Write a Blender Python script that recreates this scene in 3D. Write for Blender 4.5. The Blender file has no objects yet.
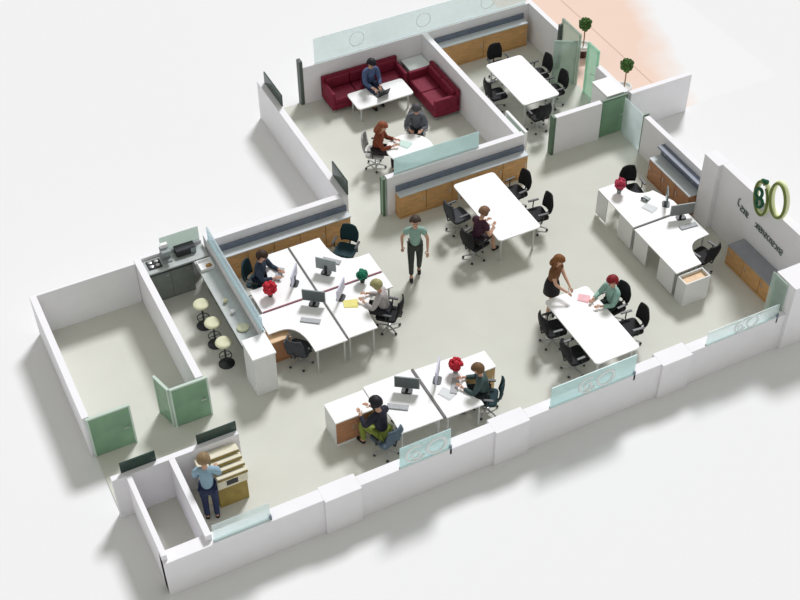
import bpy, bmesh, math, random
from mathutils import Vector, Matrix

scene = bpy.context.scene
COL = scene.collection
random.seed(7)

# ------------------------------------------------------------------ camera
PITCH, YAW, ROLL, FPX = 0.777815205, 0.45784185, -0.00997275, 1307.2084
fw = Vector((math.cos(PITCH) * math.sin(YAW), math.cos(PITCH) * math.cos(YAW), -math.sin(PITCH)))
r0 = Vector((math.cos(YAW), -math.sin(YAW), 0)); u0 = r0.cross(fw)
rr = r0 * math.cos(ROLL) + u0 * math.sin(ROLL); uu = -r0 * math.sin(ROLL) + u0 * math.cos(ROLL)
cam_data = bpy.data.cameras.new('camera'); cam = bpy.data.objects.new('camera', cam_data); COL.objects.link(cam)
cam_data.sensor_width = 36.0; cam_data.lens = 36.0 * FPX / 800.0; cam_data.clip_end = 500
m = Matrix.Identity(4)
for i in range(3):
    m[i][0] = rr[i]; m[i][1] = uu[i]; m[i][2] = -fw[i]
m[0][3], m[1][3], m[2][3] = 0, 0, 20
cam.matrix_world = m
scene.camera = cam

# ------------------------------------------------------------------ light
world = bpy.data.worlds.new('world'); scene.world = world; world.use_nodes = True
bg = world.node_tree.nodes['Background']; bg.inputs['Color'].default_value = (1.0, 1.0, 0.93, 1); bg.inputs['Strength'].default_value = 0.445
sun_data = bpy.data.lights.new('sun', 'SUN'); sun_data.energy = 2.72; sun_data.angle = math.radians(12); sun_data.color = (0.985, 0.985, 1.02)
sun = bpy.data.objects.new('sun', sun_data); COL.objects.link(sun); sun.location = (30, 40, 30)
sun.rotation_euler = Vector((-0.64, -0.66, -1.1)).to_track_quat('-Z', 'Y').to_euler()
scene.view_settings.view_transform = 'Standard'; scene.view_settings.look = 'None'
scene.view_settings.exposure = 0.0; scene.view_settings.gamma = 1.0
scene.view_settings.use_curve_mapping = False
scene.cycles.max_bounces = 8; scene.cycles.transparent_max_bounces = 16
scene.cycles.use_denoising = True

# ------------------------------------------------------------------ materials
MATS = {}
def mat(name, col, rough=0.6, metal=0.0, var=0.0, scale=6.0, spec=0.3, stretch=None, bump=0.0):
    if name in MATS: return MATS[name]
    mt = bpy.data.materials.new(name); mt.use_nodes = True
    nt = mt.node_tree; b = nt.nodes['Principled BSDF']
    b.inputs['Roughness'].default_value = rough; b.inputs['Metallic'].default_value = metal
    b.inputs['Specular IOR Level'].default_value = spec
    b.inputs['Base Color'].default_value = (*col, 1)
    tc = nt.nodes.new('ShaderNodeTexCoord'); mp = nt.nodes.new('ShaderNodeMapping')
    nz = nt.nodes.new('ShaderNodeTexNoise'); nz.inputs['Scale'].default_value = scale; nz.inputs['Detail'].default_value = 4
    nt.links.new(tc.outputs['Object'], mp.inputs['Vector']); nt.links.new(mp.outputs['Vector'], nz.inputs['Vector'])
    if stretch: mp.inputs['Scale'].default_value = stretch
    if var > 0:
        rp = nt.nodes.new('ShaderNodeValToRGB')
        rp.color_ramp.elements[0].position = 0.3; rp.color_ramp.elements[1].position = 0.7
        rp.color_ramp.elements[0].color = (*[c * (1 - var) for c in col], 1)
        rp.color_ramp.elements[1].color = (*[min(1, c * (1 + var)) for c in col], 1)
        nt.links.new(nz.outputs['Fac'], rp.inputs['Fac']); nt.links.new(rp.outputs['Color'], b.inputs['Base Color'])
    if bump > 0:
        bp = nt.nodes.new('ShaderNodeBump'); bp.inputs['Strength'].default_value = bump; bp.inputs['Distance'].default_value = 0.01
        nt.links.new(nz.outputs['Fac'], bp.inputs['Height']); nt.links.new(bp.outputs['Normal'], b.inputs['Normal'])
    MATS[name] = mt
    return mt

def glass(name, tint, body, fac):
    """a tinted, lightly frosted pane: part of the light passes, part is scattered by the frosting"""
    if name in MATS: return MATS[name]
    mt = bpy.data.materials.new(name); mt.use_nodes = True; nt = mt.node_tree
    out = nt.nodes['Material Output']; nt.nodes.remove(nt.nodes['Principled BSDF'])
    tr = nt.nodes.new('ShaderNodeBsdfTransparent'); tr.inputs['Color'].default_value = (*tint, 1)
    df = nt.nodes.new('ShaderNodeBsdfPrincipled'); df.inputs['Base Color'].default_value = (*body, 1); df.inputs['Roughness'].default_value = 0.25
    tl = nt.nodes.new('ShaderNodeBsdfTranslucent'); tl.inputs['Color'].default_value = (*body, 1)
    a = nt.nodes.new('ShaderNodeMixShader'); a.inputs['Fac'].default_value = 0.45
    nt.links.new(df.outputs[0], a.inputs[1]); nt.links.new(tl.outputs[0], a.inputs[2])
    mx = nt.nodes.new('ShaderNodeMixShader')
    nz = nt.nodes.new('ShaderNodeTexNoise'); nz.inputs['Scale'].default_value = 2.0
    mr = nt.nodes.new('ShaderNodeMapRange'); mr.inputs['To Min'].default_value = max(0, fac - 0.12); mr.inputs['To Max'].default_value = fac + 0.12
    tc = nt.nodes.new('ShaderNodeTexCoord'); nt.links.new(tc.outputs['Object'], nz.inputs['Vector'])
    nt.links.new(nz.outputs['Fac'], mr.inputs['Value']); nt.links.new(mr.outputs['Result'], mx.inputs['Fac'])
    nt.links.new(tr.outputs[0], mx.inputs[1]); nt.links.new(a.outputs[0], mx.inputs[2]); nt.links.new(mx.outputs[0], out.inputs['Surface'])
    MATS[name] = mt
    return mt

M_ground = mat('ground_white', (0.81, 0.81, 0.815), 0.9, spec=0.0)
M_floor = mat('floor_carpet', (0.635, 0.638, 0.575), 0.85, var=0.025, scale=1.2, spec=0.1)
M_wall = mat('wall_plaster', (0.87, 0.86, 0.89), 0.85, var=0.015, scale=3, spec=0.1)
M_white = mat('white_laminate', (0.90, 0.90, 0.90), 0.45, var=0.01, spec=0.3)
M_offwhite = mat('white_panel', (0.74, 0.75, 0.74), 0.5, var=0.02)
M_wood = mat('oak_veneer', (0.60, 0.34, 0.14), 0.5, var=0.2, scale=5, stretch=(1, 1, 8))
M_woodred = mat('reddish_veneer', (0.42, 0.20, 0.10), 0.5, var=0.2, scale=5, stretch=(1, 1, 8))
M_tan = mat('light_wood', (0.72, 0.50, 0.30), 0.5, var=0.1, scale=5, stretch=(1, 1, 6))
M_slate = mat('slate_blue_edge', (0.17, 0.20, 0.26), 0.4, var=0.1)
M_greytop = mat('grey_top', (0.30, 0.31, 0.34), 0.5, var=0.05)
M_shelf = mat('pale_shelf', (0.62, 0.66, 0.68), 0.5, var=0.03)
M_black = mat('black_fabric', (0.012, 0.012, 0.014), 0.75, var=0.3, scale=40, bump=0.2)
M_dgrey = mat('charcoal_fabric', (0.05, 0.053, 0.06), 0.75, var=0.2, scale=40)
M_blue_fab = mat('slate_blue_fabric', (0.09, 0.13, 0.17), 0.75, var=0.2, scale=40)
M_teal_fab = mat('dark_teal_fabric', (0.012, 0.04, 0.05), 0.75, var=0.2, scale=40)
M_plastic = mat('dark_plastic', (0.03, 0.033, 0.035), 0.4)
M_metal = mat('brushed_steel', (0.55, 0.56, 0.56), 0.35, 0.7, var=0.05)
M_legs = mat('pale_grey_legs', (0.55, 0.57, 0.55), 0.45, 0.2, var=0.03)
M_screen = mat('grey_screen', (0.10, 0.12, 0.12), 0.25, var=0.1, scale=3)
M_screenback = mat('monitor_grey_back', (0.30, 0.34, 0.34), 0.4, var=0.04)
M_lilac = mat('pale_lilac_plastic', (0.60, 0.60, 0.72), 0.4, var=0.03)
M_sofa = mat('burgundy_fabric', (0.20, 0.012, 0.035), 0.7, var=0.18, scale=14, bump=0.3)
M_key = mat('grey_keys', (0.42, 0.43, 0.45), 0.6, var=0.25, scale=60)
M_greenframe = mat('dark_green_frame', (0.10, 0.17, 0.11), 0.4, var=0.1)
M_greendoor = mat('green_door_panel', (0.19, 0.33, 0.21), 0.35, var=0.14, scale=2.5)
M_darkglass = mat('dark_green_glazing', (0.035, 0.065, 0.055), 0.2, var=0.3, scale=3)
M_terrace = None
M_pot = mat('white_pot', (0.75, 0.75, 0.73), 0.5)
M_potdark = mat('dark_pot', (0.07, 0.03, 0.03), 0.6, var=0.2)
M_leaf = mat('box_leaves', (0.055, 0.13, 0.025), 0.7, var=0.5, scale=30, bump=0.5)
M_stem = mat('bark', (0.30, 0.20, 0.12), 0.8, var=0.2)
M_redflower = mat('red_petals', (0.55, 0.02, 0.04), 0.6, var=0.3, scale=40, bump=0.5)
M_pinkflower = mat('crimson_petals', (0.52, 0.05, 0.10), 0.6, var=0.3, scale=40, bump=0.5)
M_greenflower = mat('teal_green_leaves', (0.01, 0.20, 0.11), 0.6, var=0.4, scale=40, bump=0.5)
M_skin = mat('skin', (0.62, 0.36, 0.25), 0.55, var=0.04)
M_cream = mat('cream_paper', (0.74, 0.70, 0.55), 0.6, var=0.06, scale=10)
M_olive = mat('olive_wood', (0.30, 0.22, 0.06), 0.6, var=0.2, scale=6)
M_pink = mat('pink_paper', (0.85, 0.50, 0.54), 0.7, var=0.05)
M_yellow = mat('yellow_paper', (0.80, 0.74, 0.25), 0.7, var=0.05)
M_teal_line = mat('maroon_rail', (0.25, 0.08, 0.11), 0.5, var=0.2)
M_graphite = mat('graphite_rail', (0.13, 0.12, 0.12), 0.5, var=0.1)
M_seatcream = mat('cream_seat', (0.66, 0.66, 0.46), 0.5, var=0.05)
M_kitchen = mat('grey_green_fronts', (0.20, 0.22, 0.20), 0.5, var=0.08)
M_counter = mat('steel_worktop', (0.45, 0.48, 0.47), 0.35, 0.3, var=0.08)
M_sign_g = mat('sign_dark_green', (0.01, 0.10, 0.045), 0.5)
M_sign_o = mat('sign_olive', (0.17, 0.22, 0.05), 0.5)
M_sign_y = mat('sign_pale_yellow', (0.84, 0.89, 0.55), 0.5)
M_sign_t = mat('sign_grey_green_letters', (0.12, 0.15, 0.13), 0.5)
M_etch = mat('white_etching', (0.88, 0.93, 0.93), 0.6)
M_eye = mat('eye_dark', (0.02, 0.015, 0.01), 0.3)
M_lip = mat('lips', (0.45, 0.16, 0.14), 0.5)
G_cyan = glass('cyan_glass', (0.84, 0.95, 0.94), (0.72, 0.87, 0.87), 0.62)
G_pale = glass('pale_glass', (0.93, 0.98, 0.97), (0.82, 0.90, 0.90), 0.42)
G_blue = glass('blue_frosted_glass', (0.86, 0.94, 0.97), (0.74, 0.85, 0.89), 0.60)
G_green = glass('grey_green_glass', (0.84, 0.91, 0.87), (0.56, 0.64, 0.59), 0.5)
G_mint = glass('mint_glass', (0.78, 0.95, 0.87), (0.58, 0.82, 0.70), 0.55)

# ------------------------------------------------------------------ mesh helpers
class MB:
    def __init__(s): s.v = []; s.f = []
    def add(s, vs, fs):
        o = len(s.v); s.v += [Vector(v) for v in vs]; s.f += [[i + o for i in f] for f in fs]; return s
    def box(s, x0, x1, y0, y1, z0, z1, T=None):
        vs = [Vector(p) for p in ((x0,y0,z0),(x1,y0,z0),(x1,y1,z0),(x0,y1,z0),(x0,y0,z1),(x1,y0,z1),(x1,y1,z1),(x0,y1,z1))]
        if T: vs = [T @ v for v in vs]
        return s.add(vs, [(0,3,2,1),(4,5,6,7),(0,1,5,4),(1,2,6,5),(2,3,7,6),(3,0,4,7)])
    def prism(s, poly, z0, z1):
        n = len(poly)
        vs = [(x, y, z0) for x, y in poly] + [(x, y, z1) for x, y in poly]
        return s.add(vs, [list(range(n))[::-1], list(range(n, 2*n))] + [(i, (i+1) % n, n + (i+1) % n, n + i) for i in range(n)])
    def tube(s, pts, r, n=8, closed=False):
        pts = [Vector(p) for p in pts]; k = len(pts); rs = r if isinstance(r, (list, tuple)) else [r] * k
        rings = []
        prev = None
        for i, p in enumerate(pts):
            if closed: d = pts[(i+1) % k] - pts[i-1]
            else: d = pts[min(i+1, k-1)] - pts[max(i-1, 0)]
            d.normalize()
            a = prev if prev is not None else (Vector((0,0,1)) if abs(d.z) < .9 else Vector((1,0,0)))
            x = (a - d * a.dot(d)); x.normalize(); y = d.cross(x); prev = x
            rings.append([p + (x * math.cos(2*math.pi*j/n) + y * math.sin(2*math.pi*j/n)) * rs[i] for j in range(n)])
        vs = [v for q in rings for v in q]; fs = []
        for i in range(k if closed else k-1):
            i2 = (i+1) % k
            for j in range(n):
                j2 = (j+1) % n; fs.append((i*n+j, i*n+j2, i2*n+j2, i2*n+j))
        if not closed: fs += [list(range(n))[::-1], [(k-1)*n + j for j in range(n)]]
        return s.add(vs, fs)
    def lathe(s, prof, c=(0,0,0), n=20, T=None):
        vs = []; fs = []; k = len(prof)
        for r, z in prof:
            for j in range(n):
                a = 2*math.pi*j/n; v = Vector((c[0] + r*math.cos(a), c[1] + r*math.sin(a), c[2] + z)); vs.append(T @ v if T else v)
        for i in range(k-1):
            for j in range(n):
                j2 = (j+1) % n; fs.append((i*n+j, i*n+j2, (i+1)*n+j2, (i+1)*n+j))
        fs += [list(range(n))[::-1], [(k-1)*n + j for j in range(n)]]
        return s.add(vs, fs)
    def ball(s, c, r, n=12, mth=8, lump=0.0):
        rx, ry, rz = r if isinstance(r, (list, tuple)) else (r, r, r)
        prof = []
        vs = []; fs = []
        for i in range(1, mth):
            t = math.pi * i / mth
            for j in range(n):
                a = 2*math.pi*j/n; q = 1 + (random.uniform(-lump, lump) if lump else 0)
                vs.append((c[0] + rx*math.sin(t)*math.cos(a)*q, c[1] + ry*math.sin(t)*math.sin(a)*q, c[2] - rz*math.cos(t)*q))
        b = len(vs); vs += [(c[0], c[1], c[2]-rz), (c[0], c[1], c[2]+rz)]
        for i in range(mth-2):
            for j in range(n):
                j2 = (j+1) % n; fs.append((i*n+j, i*n+j2, (i+1)*n+j2, (i+1)*n+j))
        for j in range(n):
            j2 = (j+1) % n; fs.append((b, j2, j)); fs.append((b+1, (mth-2)*n+j, (mth-2)*n+j2))
        return s.add(vs, fs)

def mesh_obj(name, mb, mt, parent=None, bevel=0.0, smooth=False, loc=None, seg=2):
    me = bpy.data.meshes.new(name); me.from_pydata([tuple(v) for v in mb.v], [], mb.f); me.update()
    me.materials.append(mt)
    if smooth:
        for p in me.polygons: p.use_smooth = True
    o = bpy.data.objects.new(name, me); COL.objects.link(o)
    if bevel > 0:
        b = o.modifiers.new('edge', 'BEVEL'); b.width = bevel; b.segments = seg; b.limit_method = 'ANGLE'
    if parent: o.parent = parent
    if loc: o.location = loc
    return o

def tag(o, label, cat, group=None, kind=None):
    o['label'] = label; o['category'] = cat
    if group: o['group'] = group
    if kind: o['kind'] = kind
    return o

def thing(name, label, cat, loc=(0, 0, 0), rz=0.0, group=None, kind=None):
    o = bpy.data.objects.new(name, None); COL.objects.link(o); o.empty_display_size = 0.1
    o.location = loc; o.rotation_euler = (0, 0, rz)
    return tag(o, label, cat, group, kind)

def rz_of(dx, dy): return math.atan2(-dx, dy)

def structure(name, mb, mt, label, cat, bevel=0.0, parent=None):
    o = mesh_obj(name, mb, mt, parent, bevel)
    if parent is None: tag(o, label, cat, kind='structure')
    return o

# ------------------------------------------------------------------ ground, floors, terrace
structure('ground', MB().box(-60, 90, -40, 110, -0.12, -0.02), M_ground, 'plain white ground that the whole cutaway office stands on', 'ground')
structure('floor', MB().prism([(1.76, 15.50), (2.05, 15.50), (2.05, 13.4), (16.55, 13.4), (16.55, 20.95), (16.7, 20.95), (16.7, 25.85), (8.9, 25.85), (8.9, 20.85), (5.7, 20.85), (5.7, 21.0), (4.1, 21.0), (4.1, 20.85), (1.76, 20.85)], -0.02, 0.0),
          M_floor, 'pale grey carpet floor running through all the rooms', 'floor')
mt = bpy.data.materials.new('terrace_tiles'); mt.use_nodes = True; nt = mt.node_tree; b = nt.nodes['Principled BSDF']; b.inputs['Roughness'].default_value = .8
tc = nt.nodes.new('ShaderNodeTexCoord'); sx = nt.nodes.new('ShaderNodeSeparateXYZ'); nt.links.new(tc.outputs['Object'], sx.inputs[0])
nz = nt.nodes.new('ShaderNodeTexNoise'); nz.inputs['Scale'].default_value = 0.7; nt.links.new(tc.outputs['Object'], nz.inputs['Vector'])
m1 = nt.nodes.new('ShaderNodeMath'); m1.operation = 'MULTIPLY_ADD'; m1.inputs[1].default_value = 1.3; nt.links.new(nz.outputs['Fac'], m1.inputs[0]); nt.links.new(sx.outputs['X'], m1.inputs[2])
m2 = nt.nodes.new('ShaderNodeMath'); m2.operation = 'MULTIPLY_ADD'; m2.inputs[1].default_value = -0.38; nt.links.new(sx.outputs['Y'], m2.inputs[0]); nt.links.new(m1.outputs[0], m2.inputs[2])
mr = nt.nodes.new('ShaderNodeMapRange'); mr.inputs['From Min'].default_value = 10.7; mr.inputs['From Max'].default_value = 11.7
nt.links.new(m2.outputs[0], mr.inputs['Value'])
mx = nt.nodes.new('ShaderNodeMix'); mx.data_type = 'RGBA'; mx.inputs['A'].default_value = (0.80, 0.60, 0.50, 1); mx.inputs['B'].default_value = (0.81, 0.81, 0.815, 1)
nt.links.new(mr.outputs['Result'], mx.inputs['Factor']); nt.links.new(mx.outputs['Result'], b.inputs['Base Color'])
terr = structure('floor_terrace', MB().box(16.72, 21.6, 21.2, 32, -0.03, -0.0192), mt, 'salmon terrace paving outside the small meeting room, bleaching to white', 'floor')
jl = MB(); jl.box(18.48, 18.52, 21.9, 27.4, -0.019, -0.016)
mesh_obj('paving_joint', jl, mat('joint', (0.66, 0.48, 0.38), .8), terr)

# ------------------------------------------------------------------ walls
H = 1.1
B = -0.02
def wall(side, rects, label, h=H):
    mb = MB()
    for r in rects: mb.box(r[0], r[1], r[2], r[3], B, r[4] if len(r) > 4 else h)
    return structure('wall_' + side, mb, M_wall, label, 'wall', bevel=0.006)
wall('left_room_west', [(1.68, 1.82, 17.08, 20.80)], 'long low white wall closing the empty room on its outer side')
wall('left_room_back', [(1.82, 3.95, 20.74, 20.80)], 'low white back wall of the empty room')
wall('left_room_divider', [(3.96, 4.11, 17.08, 20.88)], 'low white wall between the empty room and the kitchen aisle')
wall('kitchen_back', [(4.11, 5.52, 21.0, 21.1, 0.95)], 'low wall behind the kitchen counter')
wall('office_back', [(5.64, 8.80, 20.72, 20.88)], 'low white wall behind the four-desk cluster')
wall('lounge_west', [(8.78, 8.94, 20.72, 25.75)], 'low white outer wall of the lounge with the burgundy sofas')
wall('lounge_back', [(10.02, 16.62, 25.75, 25.9)], 'low white back wall behind the sofas and the small meeting room')
wall('lounge_divider', [(13.40, 13.55, 21.0, 25.75)], 'low white wall between the lounge and the small meeting room')
wall('lounge_front', [(9.98, 13.60, 20.85, 21.0)], 'low white wall between the lounge and the long central table')
wall('meeting_east', [(16.62, 16.76, 24.2, 25.9), (16.62, 16.76, 21.2, 22.45)], 'low white wall between the small meeting room and the salmon terrace')
wall('meeting_front', [(14.6, 15.92, 21.06, 21.2)], 'short low white wall in front of the small meeting room')
wall('terrace_front', [(16.76, 18.55, 21.06, 21.2)], 'low white wall along the near edge of the salmon terrace')
wall('office_east', [(16.5, 16.64, 17.62, 20.15)], 'low white wall behind the black desk chair and brown credenza at the right')
wall('logo', [(16.42, 16.62, 13.9, 17.12, 1.82), (16.30, 16.62, 17.12, 17.62, 1.82)], 'tall white wall carrying the green round emblem and dark lettering')
wall('printer_room_back', [(1.74, 4.2, 15.40, 15.52)], 'low white wall behind the copier corner')
wall('printer_room_west', [(2.0, 2.1, 13.45, 15.40)], 'thin low white outer wall of the small store beside the copier corner')
wall('store_divider', [(2.82, 2.94, 13.5, 15.40)], 'thin low white wall between the small store and the copier corner')
FH = 0.95
wall('front', [(2.0, 5.03, 13.38, 13.66), (5.03, 5.76, 13.32, 13.70), (5.76, 8.56, 13.38, 13.62), (8.56, 9.30, 13.32, 13.70), (9.30, 12.34, 13.38, 13.62), (12.34, 13.05, 13.32, 13.70), (13.05, 15.40, 13.38, 13.62), (15.40, 16.62, 13.30, 13.9, 1.72)],
     'long low white front wall with thicker pillars at regular bays', FH)

# glazing standing on / in the walls
def pane(n, x0, x1, y0, y1, z0, z1, mt, label, rail=True, ends=None):
    root = thing('window_%d' % n, label, 'window', ((x0+x1)/2, (y0+y1)/2, z0), kind='structure')
    dx, dy = (x1-x0)/2, (y1-y0)/2
    mesh_obj('glass_pane', MB().box(-dx, dx, -dy, dy, 0.0, z1-z0), mt, root)
    if rail:
        e = 0.015
        if dx > dy: mesh_obj('bottom_rail', MB().box(-dx, dx, -dy-e, dy+e, 0, 0.035), mat('pale_aqua_rail', (.62, .74, .74), .4), root)
        else: mesh_obj('bottom_rail', MB().box(-dx-e, dx+e, -dy, dy, 0, 0.035), mat('pale_aqua_rail', (.62, .74, .74), .4), root)
    if ends is not None:
        for sgn in ends:
            if dx > dy: mesh_obj('end_post', MB().box(sgn*dx-.02, sgn*dx+.02, -dy-.02, dy+.02, -0.14, 0.10), M_slate, root)
            else: mesh_obj('end_post', MB().box(-dx-.02, dx+.02, sgn*dy-.02, sgn*dy+.02, -0.14, 0.10), M_slate, root)
    return root
w_front1 = pane(1, 2.95, 4.02, 13.44, 13.46, FH, 1.40, G_pale, 'pale glass on the front wall before the copier corner', ends=(1,))
w_front2 = pane(2, 6.57, 7.62, 13.40, 13.42, FH, 1.52, G_cyan, 'pale cyan glass on the front wall before the pair of desks, with a white ring motif', ends=(1,))
w_front3 = pane(3, 9.78, 11.70, 13.40, 13.42, FH, 1.52, G_cyan, 'wide cyan glass on the front wall at the end of the near long table', ends=(1,))
w_front4 = pane(4, 13.42, 15.18, 13.40, 13.42, FH, 1.32, G_pale, 'pale glass on the front wall before the brown credenza below the emblem', ends=(1,))
w_back = pane(5, 10.38, 16.55, 25.80, 25.82, H, 1.82, G_pale, 'long very pale glass standing along the back wall', rail=False)
w_half = pane(6, 10.20, 12.40, 20.93, 20.95, H, 1.55, G_cyan, 'cyan glass on the wall between the round table and the long central table')
w_bar = pane(7, 5.60, 5.63, 17.66, 20.75, H, 1.48, G_blue, 'bluish frosted glass on the partition beside the bar counter')
pane(8, 8.93, 8.96, 24.50, 25.62, 1.10, 1.42, M_darkglass, 'dark narrow glazing at the far end of the lounge outer wall', rail=False)
pane(9, 8.93, 8.96, 20.75, 21.55, 1.10, 1.50, M_darkglass, 'dark green narrow glazing at the near end of the lounge outer wall', rail=False)
pane(10, 1.95, 2.62, 15.50, 15.53, 1.10, 1.36, M_darkglass, 'dark green narrow glazing on the wall above the small store', rail=False)
pane(11, 3.42, 4.2, 15.50, 15.53, 1.10, 1.34, M_darkglass, 'dark green narrow glazing on the wall behind the copier', rail=False)
pane(12, 4.62, 5.50, 21.03, 21.05, 0.95, 1.32, G_green, 'grey green glass behind the kitchen counter', rail=False)
pane(13, 15.35, 15.37, 13.5, 13.95, 0.6, 1.7, G_green, 'narrow greenish glass between the front wall and the brown credenza', rail=False)
pane(14, 16.56, 16.6, 20.17, 21.04, 0.0, 1.05, G_pale, 'pale upright glass closing the gap between the office and the terrace', rail=False)

# ring motifs on the glass
def ring_pts(cx, cz, rx, rz, n=26, a0=0, a1=360):
    return [(cx + rx*math.cos(math.radians(a0 + (a1-a0)*i/n)), 0, cz + rz*math.sin(math.radians(a0 + (a1-a0)*i/n))) for i in range(n + (a1-a0 != 360))]
def etched(root, cx, cz, s):
    mb = MB(); mb.tube([(x, -0.013, z) for x, _, z in ring_pts(cx + .15*s, cz, .17*s, .17*s)], .028*s, 6, True)
    mb.tube([(x, -0.013, z) for x, _, z in ring_pts(cx - .22*s, cz, .17*s, .18*s, a0=60, a1=330)], .026*s, 6)
    mb.tube([(x, -0.013, z) for x, _, z in ring_pts(cx - .22*s, cz - .04*s, .07*s, .08*s)], .022*s, 6, True)
    mesh_obj('etched_emblem', mb, M_etch, root, smooth=True)
etched(w_front2, 0.05, 0.28, 1.15); etched(w_front3, 0.1, 0.28, 1.1); etched(w_front4, 0.1, 0.19, 0.8)
mm = MB()
for k in range(3): mm.tube([(x + (-1.9 + 1.9*k), -0.013, z) for x, _, z in ring_pts(0, 0.38, .2, .2)], .008, 6, True)
mesh_obj('etched_rings', mm, M_etch, w_back, smooth=True)

# partition carrying the bar glass
structure('partition_bar', MB().box(5.565, 5.665, 17.63, 20.98, B, H), M_wall, 'low white partition between the bar counter and the four-desk cluster', 'wall', .006)

# doors
def door(n, label, loc, rz, w, h, mt, frame, t=0.04, handle=True):
    r = thing('door_%d' % n, label, 'door', loc, rz, kind='structure')
    mesh_obj('door_leaf', MB().box(0.02, w-0.02, -t/2, t/2, 0.01, h-0.02), mt, r)
    fr = MB(); fr.box(0, .035, -t*.7, t*.7, 0, h); fr.box(w-.035, w, -t*.7, t*.7, 0, h); fr.box(.035, w-.035, -t*.7, t*.7, h-.035, h)
    mesh_obj('door_frame', fr, frame, r)
    if handle:
        hb = MB().tube([(w-.1, -t/2, .5*h), (w-.1, -t/2-.04, .5*h), (w-.2, -t/2-.04, .5*h)], .009, 6)
        mesh_obj('door_handle', hb, M_metal, r)
    return r
M_paleframe = mat('pale_green_frame', (.55, .66, .58), .4)
door(1, 'green door panel at the outer front corner of the empty room', (1.74, 17.03, 0), 0, 0.86, 1.1, M_greendoor, M_paleframe)
door(2, 'green door panel closing the front of the empty room beside the kitchen aisle', (3.40, 17.03, 0), 0, 0.78, 1.1, M_greendoor, M_paleframe)
door(3, 'narrow green door leaf folded back into the empty room', (3.39, 17.06, 0), math.atan2(.50, -.14), 0.5, 1.08, M_greendoor, M_paleframe)
door(4, 'green door panel in the low wall in front of the small meeting room', (15.93, 21.13, 0), 0, 0.76, 1.1, M_greendoor, M_greenframe)
door(5, 'grey green glass leaf standing in the opening to the terrace', (16.69, 24.2, 0), -math.pi/2, 0.88, 1.5, G_green, G_green)
door(6, 'grey green glass leaf swung into the small meeting room', (16.64, 23.35, 0), math.atan2(.32, -.52), 0.6, 1.3, G_green, G_green)
door(7, 'mint green glass leaf beside the potted plant on the terrace', (16.69, 22.97, 0), -math.pi/2, 0.5, 1.5, G_mint, G_mint)
door(8, 'narrow dark green glass door leaf seen edge on at the end of the lounge wall', (9.9, 20.86, 0), math.pi/2, 0.16, 1.1, M_greendoor, M_greenframe, handle=False)
door(9, 'white edged glass leaf open at the entrance of the small meeting room', (13.78, 21.05, 0), math.pi/2, 0.95, 0.98, G_green, M_white)
structure('trim_1', MB().box(9.93, 10.02, 25.74, 25.92, B, 1.3), mat('dark_post', (.10, .12, .11), .5), 'dark upright post at the open end of the lounge back wall', 'post')
structure('trim_2', MB().box(16.57, 16.66, 24.12, 24.2, 0.0, 1.35), mat('dark_post', (.1, .1, .1), .5), 'dark upright post beside the terrace opening', 'post')
structure('trim_3', MB().box(14.53, 14.6, 21.05, 21.21, 0.0, 1.12), M_greenframe, 'dark green end post of the short wall before the small meeting room', 'post')
structure('trim_4', MB().box(16.50, 16.66, 20.151, 20.175, 0.0, 1.14), M_greenframe, 'dark green end post of the low wall by the terrace gap', 'post')

# ------------------------------------------------------------------ wall sign
sign = thing('wall_sign', 'round green and yellow emblem rising above the top of the tall white wall', 'sign', (16.42, 15.5, 0))
def px(u, v):  # emblem grid laid on the wall face
    return (-0.03, (15.75 - 15.5) - 0.0285*(u-762) - 0.0068*(v-196), 1.93 + 0.0208*(u-762) - 0.0227*(v-196))
def ell(cu, cv, ru, rv, a0=0, a1=360, n=28):
    return [px(cu + ru*math.cos(math.radians(a0 + (a1-a0)*i/n)), cv - rv*math.sin(math.radians(a0 + (a1-a0)*i/n))) for i in range(n + (a1-a0 != 360))]
def off(ps, d): return [(x - d, y, z) for x, y, z in ps]
mesh_obj('pale_halo', MB().tube(off(ell(778.7, 199, 7.2, 17), -.025), .052, 8, True).tube(off(ell(762.5, 196.5, 6.4, 16), -.025), .052, 8, True), M_sign_y, sign, smooth=True)
mesh_obj('zero_ring', MB().tube(off(ell(778.7, 199, 7.2, 17), .035), .031, 8, True), M_sign_o, sign, smooth=True)
mesh_obj('six_ring', MB().tube(off(ell(762.5, 197, 6.3, 17, 50, 395), .035), .030, 8), M_sign_o, sign, smooth=True)
mesh_obj('six_tip', MB().tube([px(763, 180), px(767.5, 181.5)], .055, 8), M_sign_g, sign, smooth=True)
mesh_obj('eight_loops', MB().tube(off(ell(761.8, 191.5, 3.1, 4.6), .06), .036, 8, True).tube(off(ell(762, 201, 3.1, 4.4), .06), .036, 8, True), M_sign_g, sign, smooth=True)
# row of dark letter-like marks, too blurred to read
let = thing('wall_lettering', 'two slanting words of small dark grey letters on the tall white wall', 'lettering', (16.405, 15.6, 1.15))
rnd = random.Random(3)
def stroke_letter(y, z, k, hgt):
    mb = MB(); w = .055
    P = {0: [(0,0),(0,1)], 1: [(0,1),(-w,.9),(-w,.1),(0,0)], 2: [(0,0),(0,1),(-w,1),(-w,0)], 3: [(-w,1),(0,.8),(0,.2),(-w,0)], 4: [(0,1),(-w,0)], 5: [(0,1),(-w,1),(-w,.5),(0,.5),(0,0),(-w,0)]}[k]
    mb.tube([(0, y + a, z + b*hgt) for a, b in P], .013, 5)
    return mb
seq = [(0.80, 3, .22, .04), (.69, 5, .13, .0), (.62, 1, .12, .0), (.55, 2, .12, 0), (.48, 5, .12, 0), (.16, 1, .10, 0), (.08, 2, .12, 0), (0.0, 5, .12, 0), (-.08, 2, .12, 0), (-.18, 5, .12, 0), (-.27, 3, .13, 0), (-.36, 2, .12, 0), (-.45, 5, .12, 0), (-.54, 1, .12, 0), (-.64, 2, .12, 0), (-.73, 5, .13, 0)]
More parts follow.
